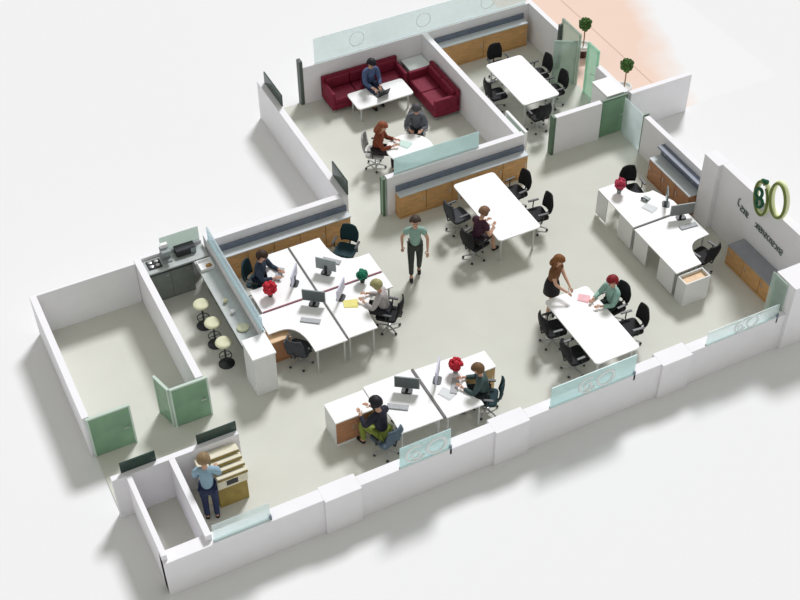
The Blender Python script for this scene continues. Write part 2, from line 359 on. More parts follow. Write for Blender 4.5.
for y, k, hh, dz in seq:
    mesh_obj('letter', stroke_letter(y, -.05 + .11*y - .03 + dz, k, hh), M_sign_t, let)

# ------------------------------------------------------------------ long low cabinets
def credenza(name, label, x0, x1, y0, y1, h, front, n, mt=M_wood, top=M_shelf, back=None, body=None, group=None):
    """front: which side carries the doors, 'y' = towards -Y, 'x' = towards -X"""
    cx, cy = (x0+x1)/2, (y0+y1)/2; r = thing(name, label, 'cabinet', (cx, cy, 0), group=group)
    a, b = (x1-x0)/2, (y1-y0)/2; t = .03
    mesh_obj('carcass', MB().box(-a, a, -b+.0, b, 0.0, .05).box(-a, a, -b+.025, b, .05, h-t) if front == 'y' else MB().box(-a, a, -b, b, 0, .05).box(-a+.025, a, -b, b, .05, h-t), body or mt, r)
    mesh_obj('top', MB().box(-a-.01, a+.01, -b-.01, b+.0, h-t, h), top, r, bevel=.004)
    L = 2*(a if front == 'y' else b)
    for i in range(n):
        s0 = -L/2 + i*L/n + .008; s1 = -L/2 + (i+1)*L/n - .008
        mb = MB().box(s0, s1, -b, -b+.022, .06, h-t-.01) if front == 'y' else MB().box(-a, -a+.022, s0, s1, .06, h-t-.01)
        d = mesh_obj('door', mb, mt, r, bevel=.003)
        hb = MB().box(s1-.07, s1-.05, -b-.012, -b, h*.5, h*.5+.12) if front == 'y' else MB().box(-a-.012, -a, s1-.07, s1-.05, h*.5, h*.5+.12)
        mesh_obj('handle', hb, M_metal, d)
    if back: mesh_obj('back_ledge', MB().box(-a, a, b-.05, b, h, h+.14) if front == 'y' else MB().box(a-.05, a, -b, b, h, h+.14), back, r)
    return r
credenza('credenza', 'long orange-brown credenza against the wall behind the four-desk cluster', 5.75, 8.86, 20.45, 20.71, .74, 'y', 5, back=M_slate)
credenza('credenza', 'long orange-brown credenza against the low wall beside the long central table', 10.18, 13.58, 20.60, 20.84, .68, 'y', 5, back=M_slate)
credenza('credenza', 'long orange-brown credenza at the back of the small meeting room', 13.75, 16.45, 25.46, 25.74, .72, 'y', 2, back=M_slate)
credenza('credenza', 'brown credenza against the low wall behind the desks at the right', 16.12, 16.48, 17.66, 19.25, .62, 'x', 3, mt=M_woodred, back=M_slate)
credenza('credenza', 'reddish brown credenza with a grey top below the wall emblem', 15.98, 16.40, 14.25, 15.98, .55, 'x', 3, mt=M_wood, top=M_greytop)
cb = thing('wall_shelf_board', 'slim slate shelf running along the low wall above the brown credenza', 'shelf', (16.47, 18.5, .86))
mesh_obj('shelf_board', MB().box(-.17, .025, -.85, .75, 0, .05), M_slate, cb, bevel=.004)
for yy in (-.6, .5): mesh_obj('bracket', MB().box(-.12, .02, yy-.02, yy+.02, -.08, 0), M_metal, cb)
credenza('side_cabinet', 'white-topped low cabinet with an orange-brown front at the left of the desk pair', 6.05, 6.93, 15.12, 15.66, .70, 'y', 2, mt=M_woodred, top=M_white, body=M_offwhite)
credenza('side_cabinet', 'white-topped low cabinet with a tan front at the right of the desk pair', 8.86, 9.52, 15.02, 15.50, .70, 'y', 2, mt=mat('tan_veneer', (.50, .33, .13), .5, var=.15), top=M_white, body=M_offwhite)
credenza('pedestal_cabinet', 'small dark brown cabinet under the near left desk of the four-desk cluster', 5.74, 6.22, 17.72, 18.12, .62, 'y', 1, mt=M_woodred, top=M_tan)
ec = thing('end_cabinet', 'white open-topped cabinet with a light wood inside at the near end of the right desks', 'cabinet', (14.63, 15.42, 0))
mesh_obj('carcass', MB().box(-.32, -.29, -.17, .14, 0, .66).box(.29, .32, -.17, .14, 0, .66).box(-.29, .29, -.17, -.14, 0, .66).box(-.29, .29, .11, .14, 0, .66).box(-.29, .29, -.14, .11, 0, .03), M_offwhite, ec, bevel=.004)
mesh_obj('shelf', MB().box(-.289, .289, -.139, .109, .56, .585), M_tan, ec)
wb = thing('white_cabinet', 'bright white cabinet in the corner beside the green panel near the terrace', 'cabinet', (16.38, 21.55, 0))
mesh_obj('carcass', MB().box(-.22, .23, -.33, .33, 0, 1.1), M_white, wb, bevel=.01)
mesh_obj('top', MB().box(-.24, .235, -.35, .35, 1.1, 1.13), M_white, wb, bevel=.006)
mesh_obj('door', MB().box(-.235, -.22, -.31, .31, .06, 1.06), M_white, wb, bevel=.004)

# ------------------------------------------------------------------ desks
DT = 0.73
def corner_desk(label, cx, cy, sx, sy, L1=1.24, L2=1.52, d1=.70, d2=.66, group='corner desks of the four-desk cluster'):
    """L-shaped top: inner corner at (cx,cy), arms along sx (x) and sy (y), with a curved inside"""
    r = thing('corner_desk', label, 'desk', (cx, cy, 0), group=group)
    g = .018
    poly = [(g, g), (L2, g), (L2, d1)]
    n = 7
    for i in range(n + 1):
        t = i / n
        a = Vector((L2 - .25, d1)); bq = Vector((d2, d1)); c = Vector((d2, L1 - .15))
        p = a * (1-t)**2 + bq * 2*t*(1-t) + c * t*t
        poly.append((p.x, p.y))
    poly += [(d2, L1), (g, L1)]
    pts = [(sx*x, sy*y) for x, y in poly]
    if sx*sy < 0: pts = pts[::-1]
    mesh_obj('desktop', MB().prism(pts, DT-.03, DT), M_white, r, bevel=.004)
    for (lx, ly) in ((.07, .07), (L2-.07, .07), (L2-.07, d1-.07), (.07, L1-.07), (d2-.07, L1-.07)):
        mesh_obj('leg', MB().tube([(sx*lx, sy*ly, 0), (sx*lx, sy*ly, DT-.03)], .022, 8), M_legs, r)
    mesh_obj('modesty_panel', MB().box(min(sx*.05, sx*(L2-.1)), max(sx*.05, sx*(L2-.1)), min(sy*.03, sy*.045), max(sy*.03, sy*.045), .35, DT-.03), M_offwhite, r)
    return r
CX, CY = 7.20, 18.50
corner_desk('white corner desk beside the bar partition, seat side towards the credenza', CX, CY, -1, 1, 1.62, 1.27, .74, .70)
corner_desk('white corner desk at the far right of the cluster, seat side towards the credenza', CX, CY, 1, 1, 1.62, 1.50, .66, .74)
corner_desk('white corner desk with a curved cut beside the end block of the bar', CX, CY, -1, -1, 1.50, 1.40, .62, .74)
corner_desk('white corner desk with the yellow paper on it', CX, CY, 1, -1, 1.46, 1.50, .52, .68)
rl = thing('desk_rail', 'thin maroon rail along the joint across the four-desk cluster', 'rail', (CX, CY, DT)); mesh_obj('rail_bar', MB().box(-1.26, 1.48, -.017, .017, -.01, .02), M_teal_line, rl)
rl = thing('desk_rail', 'thin graphite rail from front to back between the four joined desks', 'rail', (CX, CY, DT)); mesh_obj('rail_bar', MB().box(-.017, .017, .02, 1.6, -.01, .02).box(-.017, .017, -1.45, -.02, -.01, .02), M_graphite, rl)

def desk(label, loc, poly, legs, panels=(), group='white desks', name='desk'):
    r = thing(name, label, 'desk', loc, group=group)
    mesh_obj('desktop', MB().prism(poly, DT-.03, DT), M_white, r, bevel=.004)
    for lx, ly in legs: mesh_obj('leg', MB().tube([(lx, ly, 0), (lx, ly, DT-.03)], .022, 8), M_legs, r)
    for p in panels: mesh_obj('side_panel', MB().box(*p), M_offwhite, r)
    return r
def curve_in(a, b, c, n=6):
    a, b, c = Vector(a), Vector(b), Vector(c)
    return [tuple(a*(1-i/n)**2 + b*2*(i/n)*(1-i/n) + c*(i/n)**2) for i in range(n+1)]
desk('white desk of the near pair, beside the seated person in green', (7.5, 15.0, 0), [(-.46, -.70), (.445, -.72), (.445, .70), (-.60, .70), (-.60, .12)] + curve_in((-.60, .10), (-.42, -.05), (-.46, -.5)),
     [(-.40, -.62), (.38, -.64), (.38, .62), (-.5, .62)], [(.40, .42, -.62, .62, .3, .70)], 'pair of near desks')
desk('white desk of the near pair, with the red flowers standing on it', (8.45, 14.95, 0), [(-.445, -.70), (.36, -.72)] + curve_in((.36, -.6), (.14, -.36), (.40, .12)) + [(.40, .66), (-.445, .70)],
     [(-.38, -.62), (.30, -.64), (.32, .58), (-.38, .62)], (), 'pair of near desks')
rl = thing('desk_rail', 'dark rail between the two near desks', 'rail', (7.975, 14.97, DT)); mesh_obj('rail_bar', MB().box(-.024, .024, -.70, .70, -.01, .025), M_graphite, rl)
desk('white desk at the right with the crimson flowers at its far end', (14.8, 17.9, 0), [(-.50, -.67), (.82, -.67), (.82, -.30)] + curve_in((.62, .22), (.20, .18), (.12, .52)) + [(.12, .82), (-.48, .82)],
     [(-.42, -.6), (.74, -.6), (-.42, .74), (.06, .74), (.6, .1)], [(-.49, -.47, .40, .80, .05, .70), (-.49, -.47, -.62, -.1, .05, .70)], 'pair of desks at the right')
desk('white desk at the right with its near end against the open-topped cabinet', (14.8, 16.4, 0), [(-.52, -.82), (.15, -.80)] + curve_in((.16, -.7), (.18, -.16), (.55, -.12)) + [(.86, -.10), (.86, .79), (-.52, .79)],
     [(-.44, -.72), (.08, -.72), (-.44, .7), (.78, .7), (.78, -.02)], [(-.51, -.49, -.75, -.2, .05, .70), (-.51, -.49, .25, .74, .05, .70)], 'pair of desks at the right')
rl = thing('desk_rail', 'dark rail between the two desks at the right', 'rail', (14.98, 17.21, DT)); mesh_obj('rail_bar', MB().box(-.68, .66, -.018, .018, -.01, .022), M_graphite, rl)

def rounded(x0, x1, y0, y1, r, n=4):
    out = []
    for cx, cy, a0 in ((x1-r, y0+r, -90), (x1-r, y1-r, 0), (x0+r, y1-r, 90), (x0+r, y0+r, 180)):
        for i in range(n+1):
            a = math.radians(a0 + 90*i/n); out.append((cx + r*math.cos(a), cy + r*math.sin(a)))
    return out
def long_table(label, x0, x1, y0, y1, z=DT, name='meeting_table', group='long white tables', inset=.12):
    cx, cy = (x0+x1)/2, (y0+y1)/2; a, b = (x1-x0)/2, (y1-y0)/2
    r = thing(name, label, 'table', (cx, cy, 0), group=group)
    mesh_obj('tabletop', MB().prism(rounded(-a, a, -b, b, .09), z-.035, z), M_white, r, bevel=.005)
    for sx in (-1, 1):
        for sy in (-1, 1): mesh_obj('leg', MB().tube([(sx*(a-inset), sy*(b-inset), 0), (sx*(a-inset), sy*(b-inset), z-.035)], .025, 8), M_legs, r)
    mesh_obj('underframe', MB().box(-a+inset, a-inset, -.02, .02, z-.08, z-.035).box(-a+inset-.02, -a+inset+.02, -b+inset, b-inset, z-.08, z-.035).box(a-inset-.02, a-inset+.02, -b+inset, b-inset, z-.08, z-.035), M_legs, r)
    return r
long_table('long white table in the middle, its far end at the orange-brown credenza', 11.42, 12.50, 18.20, 20.38)
long_table('long white table near the front wall, with the pink paper on it', 11.32, 12.38, 14.12, 16.15)
long_table('white meeting table in the small room at the back', 14.45, 15.50, 22.28, 24.24)
long_table('low white coffee table in front of the burgundy sofas', 10.88, 12.44, 24.30, 25.04, .48, 'coffee_table', None)
rt = thing('round_table', 'round white table in the lounge between the two seated people', 'table', (11.17, 22.05, 0))
mesh_obj('tabletop', MB().lathe([(.0, DT-.03), (.55, DT-.03), (.57, DT-.015), (.55, DT), (0, DT)], n=36), M_white, rt, smooth=False)
mesh_obj('pedestal', MB().lathe([(.26, 0), (.27, .012), (.10, .03), (.035, .10), (.03, .5), (.06, .66), (.15, DT-.031)], n=20), M_offwhite, rt, smooth=True)
st = thing('side_table', 'small pale glass side table in the corner between the two burgundy sofas', 'table', (13.08, 25.42, 0))
mesh_obj('tabletop', MB().box(-.31, .30, -.30, .31, .47, .50), mat('mint_white_top', (.84, .89, .87), .3), st, bevel=.005)
for a in (-1, 1):
    for b_ in (-1, 1): mesh_obj('leg', MB().box(a*.26-.015, a*.26+.015, b_*.24-.015, b_*.24+.015, 0, .47), M_metal, st)

# ------------------------------------------------------------------ sofas
def cushion(x0, x1, y0, y1, z0, z1): return MB().box(x0, x1, y0, y1, z0, z1)
def sofa(label, loc, rz, L, n, arms=(1, 1), D=.72):
    """front towards local -Y"""
    r = thing('sofa', label, 'sofa', loc, rz, group='burgundy sofas'); a = L/2
    mesh_obj('frame', MB().box(-a, a, -D/2, D/2, .10, .27), M_sofa, r, bevel=.02)
    for i in range(n):
        x0 = -a + .09*arms[0] + i*(L-.09*(arms[0]+arms[1]))/n; x1 = x0 + (L-.09*(arms[0]+arms[1]))/n
        mesh_obj('seat_cushion', cushion(x0+.006, x1-.006, -D/2-.005, D/2-.17, .272, .41), M_sofa, r, bevel=.035, seg=3)
        mesh_obj('back_cushion', cushion(x0+.006, x1-.006, D/2-.19, D/2-.07, .40, .70), M_sofa, r, bevel=.035, seg=3)
    mesh_obj('backrest', cushion(-a, a, D/2-.10, D/2, .25, .73), M_sofa, r, bevel=.025)
    for s, on in ((-1, arms[0]), (1, arms[1])):
        if on: mesh_obj('armrest', cushion(min(s*a, s*(a-.10)), max(s*a, s*(a-.10)), -D/2, D/2-.02, .25, .60), M_sofa, r, bevel=.03)
    for sx in (-1, 1):
        for sy in (-1, 1): mesh_obj('leg', MB().tube([(sx*(a-.06), sy*(D/2-.07), 0), (sx*(a-.06), sy*(D/2-.07), .10)], .02, 8), M_metal, r)
    return r
sofa('long burgundy sofa along the back wall with the man in blue on it', (11.55, 25.37, 0), 0, 2.14, 3)
sofa('two-seat burgundy sofa against the wall to the small meeting room', (13.00, 24.32, 0), -math.pi/2, 1.52, 2)

# ------------------------------------------------------------------ office chairs
def make_chair(label, fabric, x, y, dx, dy, cat='chair', group='office chairs', name='office_chair'):
    r = thing(name, label, cat, (x, y, 0), rz_of(dx, dy), group)
    base = MB(); 
    for k in range(5):
        a = 2*math.pi*k/5 + .3; base.tube([(0, 0, .10), (.25*math.cos(a), .25*math.sin(a), .065)], [.022, .014], 6)
    base.lathe([(.035, .06), (.035, .12), (.0, .125)], n=10)
    bo = mesh_obj('star_base', base, M_metal, r)
    for k in range(5):
        a = 2*math.pi*k/5 + .3; c = (.25*math.cos(a), .25*math.sin(a), .03)
        mesh_obj('caster', MB().ball(c, .03, 8, 6), M_plastic, bo, smooth=True)
    mesh_obj('gas_column', MB().tube([(0, 0, .11), (0, 0, .40)], .02, 8), M_metal, r)
    mesh_obj('seat', MB().prism(rounded(-.235, .235, -.21, .24, .08), .40, .47), fabric, r, bevel=.02, seg=3)
    bk = MB(); cols, rows = 8, 7; vs = []; fs = []
    for side in (0, 1):
        for j in range(rows+1):
            t = j/rows; z = .52 + .42*t; hw = .215 * (1 - .28*max(0, t-.6)/.4) * (1 - .15*max(0, .2-t)/.2)
            for i in range(cols+1):
                s = -1 + 2*i/cols
                y = -.245 - .05*t + .05*s*s - .02*math.sin(math.pi*t) - (.035 if side else 0)
                vs.append((s*hw, y, z))
    N = (cols+1)*(rows+1)
    for j in range(rows):
        for i in range(cols):
            q = j*(cols+1)+i; fs.append((q, q+cols+1, q+cols+2, q+1)); fs.append((N+q, N+q+1, N+q+cols+2, N+q+cols+1))
    edge = [i for i in range(cols+1)] + [j*(cols+1)+cols for j in range(1, rows+1)] + [rows*(cols+1)+i for i in range(cols-1, -1, -1)] + [j*(cols+1) for j in range(rows-1, 0, -1)]
    for i in range(len(edge)):
        a, b_ = edge[i], edge[(i+1) % len(edge)]; fs.append((a, b_, N+b_, N+a))
    bk.add(vs, fs); mesh_obj('backrest', bk, fabric, r, smooth=True)
    mesh_obj('back_support', MB().tube([(0, -.10, .40), (0, -.27, .42), (0, -.305, .60)], .018, 6), M_plastic, r)
    for s in (-1, 1):
        mesh_obj('armrest', MB().tube([(s*.20, 0, .43), (s*.27, -.01, .45), (s*.27, -.02, .63)], .014, 6).box(s*.27-.025, s*.27+.025, -.14, .12, .63, .655), M_plastic, r)
    return r
PROTO = {}
def chair(label, fabric, x, y, dx, dy, group=None):
    key = fabric.name
    if key not in PROTO:
        PROTO[key] = make_chair(label, fabric, x, y, dx, dy); o = PROTO[key]
    else:
        o = dup(PROTO[key]); o.location = (x, y, 0); o.rotation_euler = (0, 0, rz_of(dx, dy))
    o['label'] = label; o['group'] = group or 'office chairs'
    return o
def dup(o, parent=None):
    c = o.copy(); COL.objects.link(c)
    if parent: c.parent = parent
    for k in [q for q in bpy.data.objects if q.parent == o]: dup(k, c)
    return c

g4 = 'chairs of the four-desk cluster'
chair('dark navy chair wedged between the bar partition, the credenza and the corner desk', M_teal_fab, 6.30, 19.72, 1, -1, g4)
chair('empty dark teal chair at the far right desk of the four-desk cluster', M_teal_fab, 8.42, 19.78, -1, -1, g4)
chair('empty charcoal chair pushed into the curved cut near the end block of the bar', M_dgrey, 6.30, 17.48, 1, 1, g4)
chair('black chair under the blond person at the four-desk cluster', M_black, 8.38, 17.56, -1, .9, g4)
chair('slate blue chair under the person in green at the near desk pair', M_blue_fab, 6.84, 14.56, -.3, 1, 'chairs of the near desk pair')
chair('dark teal chair under the brown-haired person at the near desk pair', M_teal_fab, 9.09, 14.58, -1, .7, 'chairs of the near desk pair')
gc = 'chairs at the central table'
chair('black chair beside the far right corner of the central long table', M_black, 12.78, 19.78, -1, -.1, gc)
chair('black chair on the right of the central long table, nearer its near end', M_black, 12.82, 18.88, -1, .1, gc)
chair('charcoal chair, empty, on the left of the central long table', M_dgrey, 11.18, 19.66, 1, .1, gc)
chair('black chair under the woman in dark purple at the central long table', M_black, 11.08, 18.68, 1, .25, gc)
gf = 'chairs at the near long table'
chair('black chair on the left of the near long table, farther from the cyan glass', M_black, 11.24, 15.60, 1, -.1, gf)
chair('black chair on the left of the near long table beside the cyan glass', M_black, 11.24, 14.74, 1, 0, gf)
chair('black chair under the red-haired person at the near long table', M_black, 12.72, 15.61, -1, -.1, gf)
chair('empty black chair on the right of the near long table', M_black, 12.70, 14.90, -1, .1, gf)
gr = 'chairs of the desks at the right'
chair('black chair at the far desk at the right, in front of the brown credenza', M_black, 15.20, 18.62, -.15, -1, gr)
chair('black chair at the near desk at the right, beside the open-topped cabinet', M_black, 15.34, 16.02, -.2, 1, gr)
gm = 'chairs around the back meeting table'
chair('black chair at the far end of the back meeting table', M_black, 14.97, 24.42, 0, -1, gm)
chair('black chair on the lounge side of the back meeting table', M_black, 14.28, 23.35, 1, -.05, gm)
chair('black chair on the terrace side of the back meeting table, nearer the credenza', M_black, 15.70, 23.62, -1, 0, gm)
chair('black chair on the terrace side of the back meeting table, by the glass leaf', M_black, 15.68, 22.82, -1, 0, gm)
chair('black chair at the near end of the back meeting table', M_black, 14.78, 22.12, 0, 1, gm)
gl = 'chairs at the round table'
M_greyseat = mat('light_grey_fabric', (.42, .41, .40), .7, var=.1, scale=30)
chair('light grey chair under the woman in rust at the round table', M_greyseat, 10.52, 22.62, .8, -.6, gl)
chair('light grey chair under the person in grey at the round table', M_greyseat, 11.78, 22.92, -.5, -.9, gl)
chair('empty light grey chair on the near side of the round table', M_greyseat, 10.84, 21.50, .35, .9, gl)

# bar stools
def stool(label, x, y):
    r = thing('bar_stool', label, 'stool', (x, y, 0), group='bar stools')
    mesh_obj('base', MB().lathe([(.17, 0), (.17, .012), (.05, .03), (.022, .06)], n=20), M_plastic, r, smooth=True)
    mesh_obj('column', MB().tube([(0, 0, .05), (0, 0, .60)], .02, 10), M_plastic, r)
    mesh_obj('foot_ring', MB().tube([(.13*math.cos(2*math.pi*i/16), .13*math.sin(2*math.pi*i/16), .25) for i in range(16)], .01, 6, True).tube([(-.13, 0, .25), (.13, 0, .25)], .008, 6), M_plastic, r)
    mesh_obj('seat', MB().lathe([(.05, .60), (.165, .61), (.18, .635), (.17, .66), (.12, .668), (.05, .655), (.0, .652)], n=24), M_seatcream, r, smooth=True)
    return r
st0 = stool('cream-topped bar stool farthest from the end block of the bar', 4.90, 19.42)
for lab, x, y in (('cream-topped bar stool in the middle of the row of three', 4.92, 18.80), ('cream-topped bar stool closest to the end block of the bar', 4.92, 18.17)):
    o = dup(st0); o.location = (x, y, 0); o['label'] = lab

# ------------------------------------------------------------------ bar and kitchen
bc = thing('bar_counter', 'long narrow grey bar counter along the partition with stools in front', 'counter', (5.34, 19.0, 0))
mesh_obj('worktop', MB().box(-.19, .22, -1.33, 1.46, .86, .90), M_counter, bc, bevel=.005)
mesh_obj('front_panel', MB().box(.02, .05, -1.33, 1.40, 0, .86), M_kitchen, bc)
for yy in (-1.2, 0, 1.2): mesh_obj('support', MB().box(.05, .20, yy-.02, yy+.02, 0, .86), M_kitchen, bc)
bb = thing('end_block', 'tall white block closing the near end of the bar counter', 'counter', (5.39, 17.31, 0))
mesh_obj('carcass', MB().box(-.24, .23, -.28, .30, 0, 1.06), M_offwhite, bb, bevel=.008)
mesh_obj('top', MB().box(-.26, .25, -.30, .31, 1.06, 1.1), M_white, bb, bevel=.006)
kc = thing('kitchen_counter', 'short steel-topped kitchen counter with dark edge across the end of the aisle', 'counter', (4.63, 20.76, 0))
mesh_obj('cabinet_body', MB().box(-.50, .50, -.20, .22, 0, .80), M_kitchen, kc)
mesh_obj('worktop', MB().box(-.51, .89, -.24, .23, .84, .88), M_counter, kc, bevel=.004)
mesh_obj('dark_edge', MB().box(-.51, .50, -.235, .22, .79, .84), M_plastic, kc)
for k in range(2):
    d = mesh_obj('door', MB().box(-.49+k*.5, -.01+k*.5, -.215, -.20, .04, .77), M_kitchen, kc, bevel=.003)
    mesh_obj('handle', MB().box(-.12+k*.5, -.04+k*.5, -.23, -.215, .68, .70), M_metal, d)
hob = thing('cooking_hob', 'dark hob set at the wall end of the kitchen counter', 'hob', (4.36, 20.78, .88))
mesh_obj('plate', MB().box(-.15, .15, -.14, .14, 0, .015), M_plastic, hob)
for a, b_ in ((-.07, -.06), (.07, -.06), (-.07, .07), (.07, .07)): mesh_obj('burner', MB().lathe([(.045, .015), (.045, .03), (.02, .035)], (a, b_, 0), 12), M_metal, hob)
cm = thing('coffee_machine', 'small grey coffee machine beside the hob on the kitchen counter', 'coffee machine', (4.66, 20.82, .88))
mesh_obj('body', MB().box(-.10, .10, .0, .12, 0, .30).box(-.10, .10, -.12, 0, .20, .30).box(-.10, .10, -.12, 0, 0, .03), M_screenback, cm, bevel=.008)
mesh_obj('spout', MB().tube([(0, -.06, .20), (0, -.06, .15)], .015, 8), M_metal, cm); mesh_obj('tank', MB().box(-.08, .08, .02, .11, .30, .40), M_white, cm, bevel=.01)
mw = thing('microwave', 'low dark grey appliance against the grey green glass in the kitchen', 'microwave', (5.10, 20.86, .88))
mesh_obj('housing', MB().box(-.22, .22, -.10, .12, 0, .16), M_dgrey, mw, bevel=.008); mesh_obj('door', MB().box(-.20, .09, -.115, -.10, .02, .14), M_plastic, mw); mesh_obj('control_panel', MB().box(.10, .21, -.112, -.10, .02, .14), M_screenback, mw)
bx = thing('bread_tray', 'white tray with a brown loaf at the kitchen end of the bar counter', 'tray', (5.33, 20.22, .90))
mesh_obj('tray', MB().box(-.15, .15, -.16, .16, 0, .015).box(-.15, .15, -.16, -.145, .015, .07).box(-.15, .15, .145, .16, .015, .07).box(-.15, -.135, -.145, .145, .015, .07).box(.135, .15, -.145, .145, .015, .07), M_white, bx)
lf = MB().ball((5.38, 20.14, .965), (.07, .045, .05), 12, 8); tag(mesh_obj('bread_loaf', lf, mat('crust', (.40, .22, .08), .8, var=.3, scale=20), smooth=True), 'brown loaf lying in the white tray on the bar counter', 'bread')
def cup(label, x, y, z, m_=M_white, s=1.0):
    r = thing('cup', label, 'cup', (x, y, z), group='cups on the bar counter')
    mesh_obj('bowl', MB().lathe([(.022*s, 0), (.035*s, .01), (.042*s, .08*s), (.038*s, .08*s), (.02*s, .015)], n=16), m_, r, smooth=True)
    mesh_obj('handle', MB().tube([(.038*s, 0, .065*s), (.062*s, 0, .055*s), (.060*s, 0, .03*s), (.036*s, 0, .02*s)], .006*s, 6), m_, r); return r
cup('pale cup standing halfway along the bar counter', 5.30, 18.98, .9, M_seatcream); cup('white cup near the end block of the bar', 5.33, 18.62, .9)
pl = thing('plate', 'pale plate on the bar counter by the end block', 'plate', (5.35, 18.12, .90)); mesh_obj('dish', MB().lathe([(.05, 0), (.06, .006), (.13, .02), (.13, .024), (.05, .01)], n=24), M_seatcream, pl, smooth=True)

# ------------------------------------------------------------------ desk equipment
def monitor(label, x, y, dx, dy, w=.46, h=.30, screen=M_screen, back=M_screenback, z=DT, group='monitors', lift=.10):
    """screen looks towards local +Y = (dx,dy)"""
    r = thing('monitor', label, 'monitor', (x, y, z), rz_of(dx, dy), group)
    mesh_obj('housing', MB().box(-w/2, w/2, -.03, .0, lift, lift+h), back, r, bevel=.006)
    mesh_obj('screen', MB().box(-w/2+.015, w/2-.015, .0, .004, lift+.015, lift+h-.015), screen, r)
    mesh_obj('stand', MB().box(-.03, .03, -.045, -.031, 0, lift+.12), M_plastic, r)
    mesh_obj('foot', MB().prism(rounded(-.11, .11, -.10, .07, .05), 0, .015), M_plastic, r)
    return r
def keyboard(label, x, y, dx, dy):
    r = thing('keyboard', label, 'keyboard', (x, y, DT), rz_of(dx, dy), 'keyboards')
    mesh_obj('housing', MB().box(-.21, .21, -.07, .07, 0, .018), M_screenback, r, bevel=.004); mesh_obj('keys', MB().box(-.20, .20, -.06, .06, .018, .024), M_key, r); return r
g = 'monitors of the four-desk cluster'
monitor('edge-on monitor with a pale lilac housing at the desk by the bar partition', 6.86, 19.02, -1.0, .75, screen=M_lilac, back=M_lilac, group=g)
monitor('grey monitor, its back to the camera, at the far right desk of the cluster', 7.62, 19.02, 1, 1, back=M_screenback, group=g)
monitor('dark grey monitor facing the curved cut at the joint of the four desks', 6.98, 18.24, -.75, -1, w=.50, group=g)
monitor('edge-on lilac monitor between the green plant and the yellow paper', 7.58, 18.16, 1, -.95, screen=M_lilac, back=M_lilac, group=g)
monitor('dark monitor on the near desk pair facing the person in green', 7.62, 15.20, -.7, -1, w=.50, group='monitors of the near desk pair')
monitor('edge-on pale lilac monitor on the near desk pair, left of the red flowers', 8.30, 15.18, 1, -.75, screen=M_lilac, back=M_lilac, h=.36, group='monitors of the near desk pair')
monitor('dark green grey monitor turned edge-on at the far desk at the right', 15.38, 17.58, -.9, .6, w=.36, screen=M_screen, back=mat('greenish_back', (.10, .15, .15), .4), group='monitors of the desks at the right')
monitor('wide grey monitor on the near desk at the right beside the tall wall', 15.42, 17.02, -.25, -1, w=.56, screen=mat('mid_grey_screen', (.22, .23, .23), .3), group='monitors of the desks at the right')
keyboard('grey keyboard near the curved cut of the four-desk cluster', 6.72, 17.84, .75, 1)
keyboard('grey keyboard in front of the person in green', 7.28, 14.92, .7, 1)
keyboard('grey keyboard before the wide grey monitor at the right', 15.40, 16.72, .1, 1)
keyboard('pale keyboard on the desk by the bar partition', 6.68, 19.42, 1, -.8)
keyboard('pale keyboard at the far right desk of the four-desk cluster', 7.86, 19.30, -1, -1)
keyboard('grey keyboard beside the brown-haired person at the near desk pair', 8.52, 14.90, -1, .7)
def telephone(label, x, y, rz):
    r = thing('telephone', label, 'telephone', (x, y, DT), rz, 'telephones')
    mesh_obj('base', MB().box(-.09, .09, -.08, .08, 0, .035), M_screenback, r, bevel=.008)
    mesh_obj('handset', MB().tube([(-.06, -.08, .05), (-.06, -.03, .065), (-.06, .03, .065), (-.06, .08, .05)], [.022, .014, .014, .022], 8), M_plastic, r, smooth=True); return r
telephone('grey telephone on the far desk at the right, by the black chair', 15.08, 17.92, .4)
lp = thing('laptop', 'black open laptop on the low coffee table', 'laptop', (11.66, 24.66, .48), .15)
mesh_obj('keyboard_deck', MB().box(-.17, .17, -.11, .11, 0, .016), M_plastic, lp, bevel=.003)
T = Matrix.Translation((0, -.11, .016)) @ Matrix.Rotation(math.radians(22), 4, 'X')
mesh_obj('lid', MB().box(-.17, .17, -.008, .0, 0, .22, T), M_plastic, lp); mesh_obj('display', MB().box(-.155, .155, .0, .002, .015, .205, T), M_screen, lp)
def sheet(label, x, y, z, rz, m_, w=.21, h=.297, cat='paper', n=3, group=None):
    r = thing('paper_stack', label, cat, (x, y, z), rz, group)
    for k in range(n):
        T = Matrix.Translation((k*.012, k*.008, k*.004)) @ Matrix.Rotation(k*.09, 4, 'Z'); mesh_obj('sheet', MB().box(-w/2, w/2, -h/2, h/2, 0, .003, T), m_, r)
    return r
sheet('yellow papers on the corner desk by the blond person', 7.68, 17.90, DT, 1.1, M_yellow)
sheet('pink papers on the near long table', 12.10, 15.82, DT, .7, M_pink, .2, .24)
sheet('pale green papers on the round table', 11.12, 22.22, DT, .5, mat('pale_green_paper', (.60, .78, .72), .7), .22, .28)
sheet('white papers beside the keyboard at the far desk at the right', 14.98, 17.62, DT, .3, mat('cool_white_paper', (.70, .72, .73), .7))
sheet('pale papers on the desk with the red flowers', 8.28, 14.78, DT, .4, mat('cool_white_paper', (.70, .72, .73), .7))

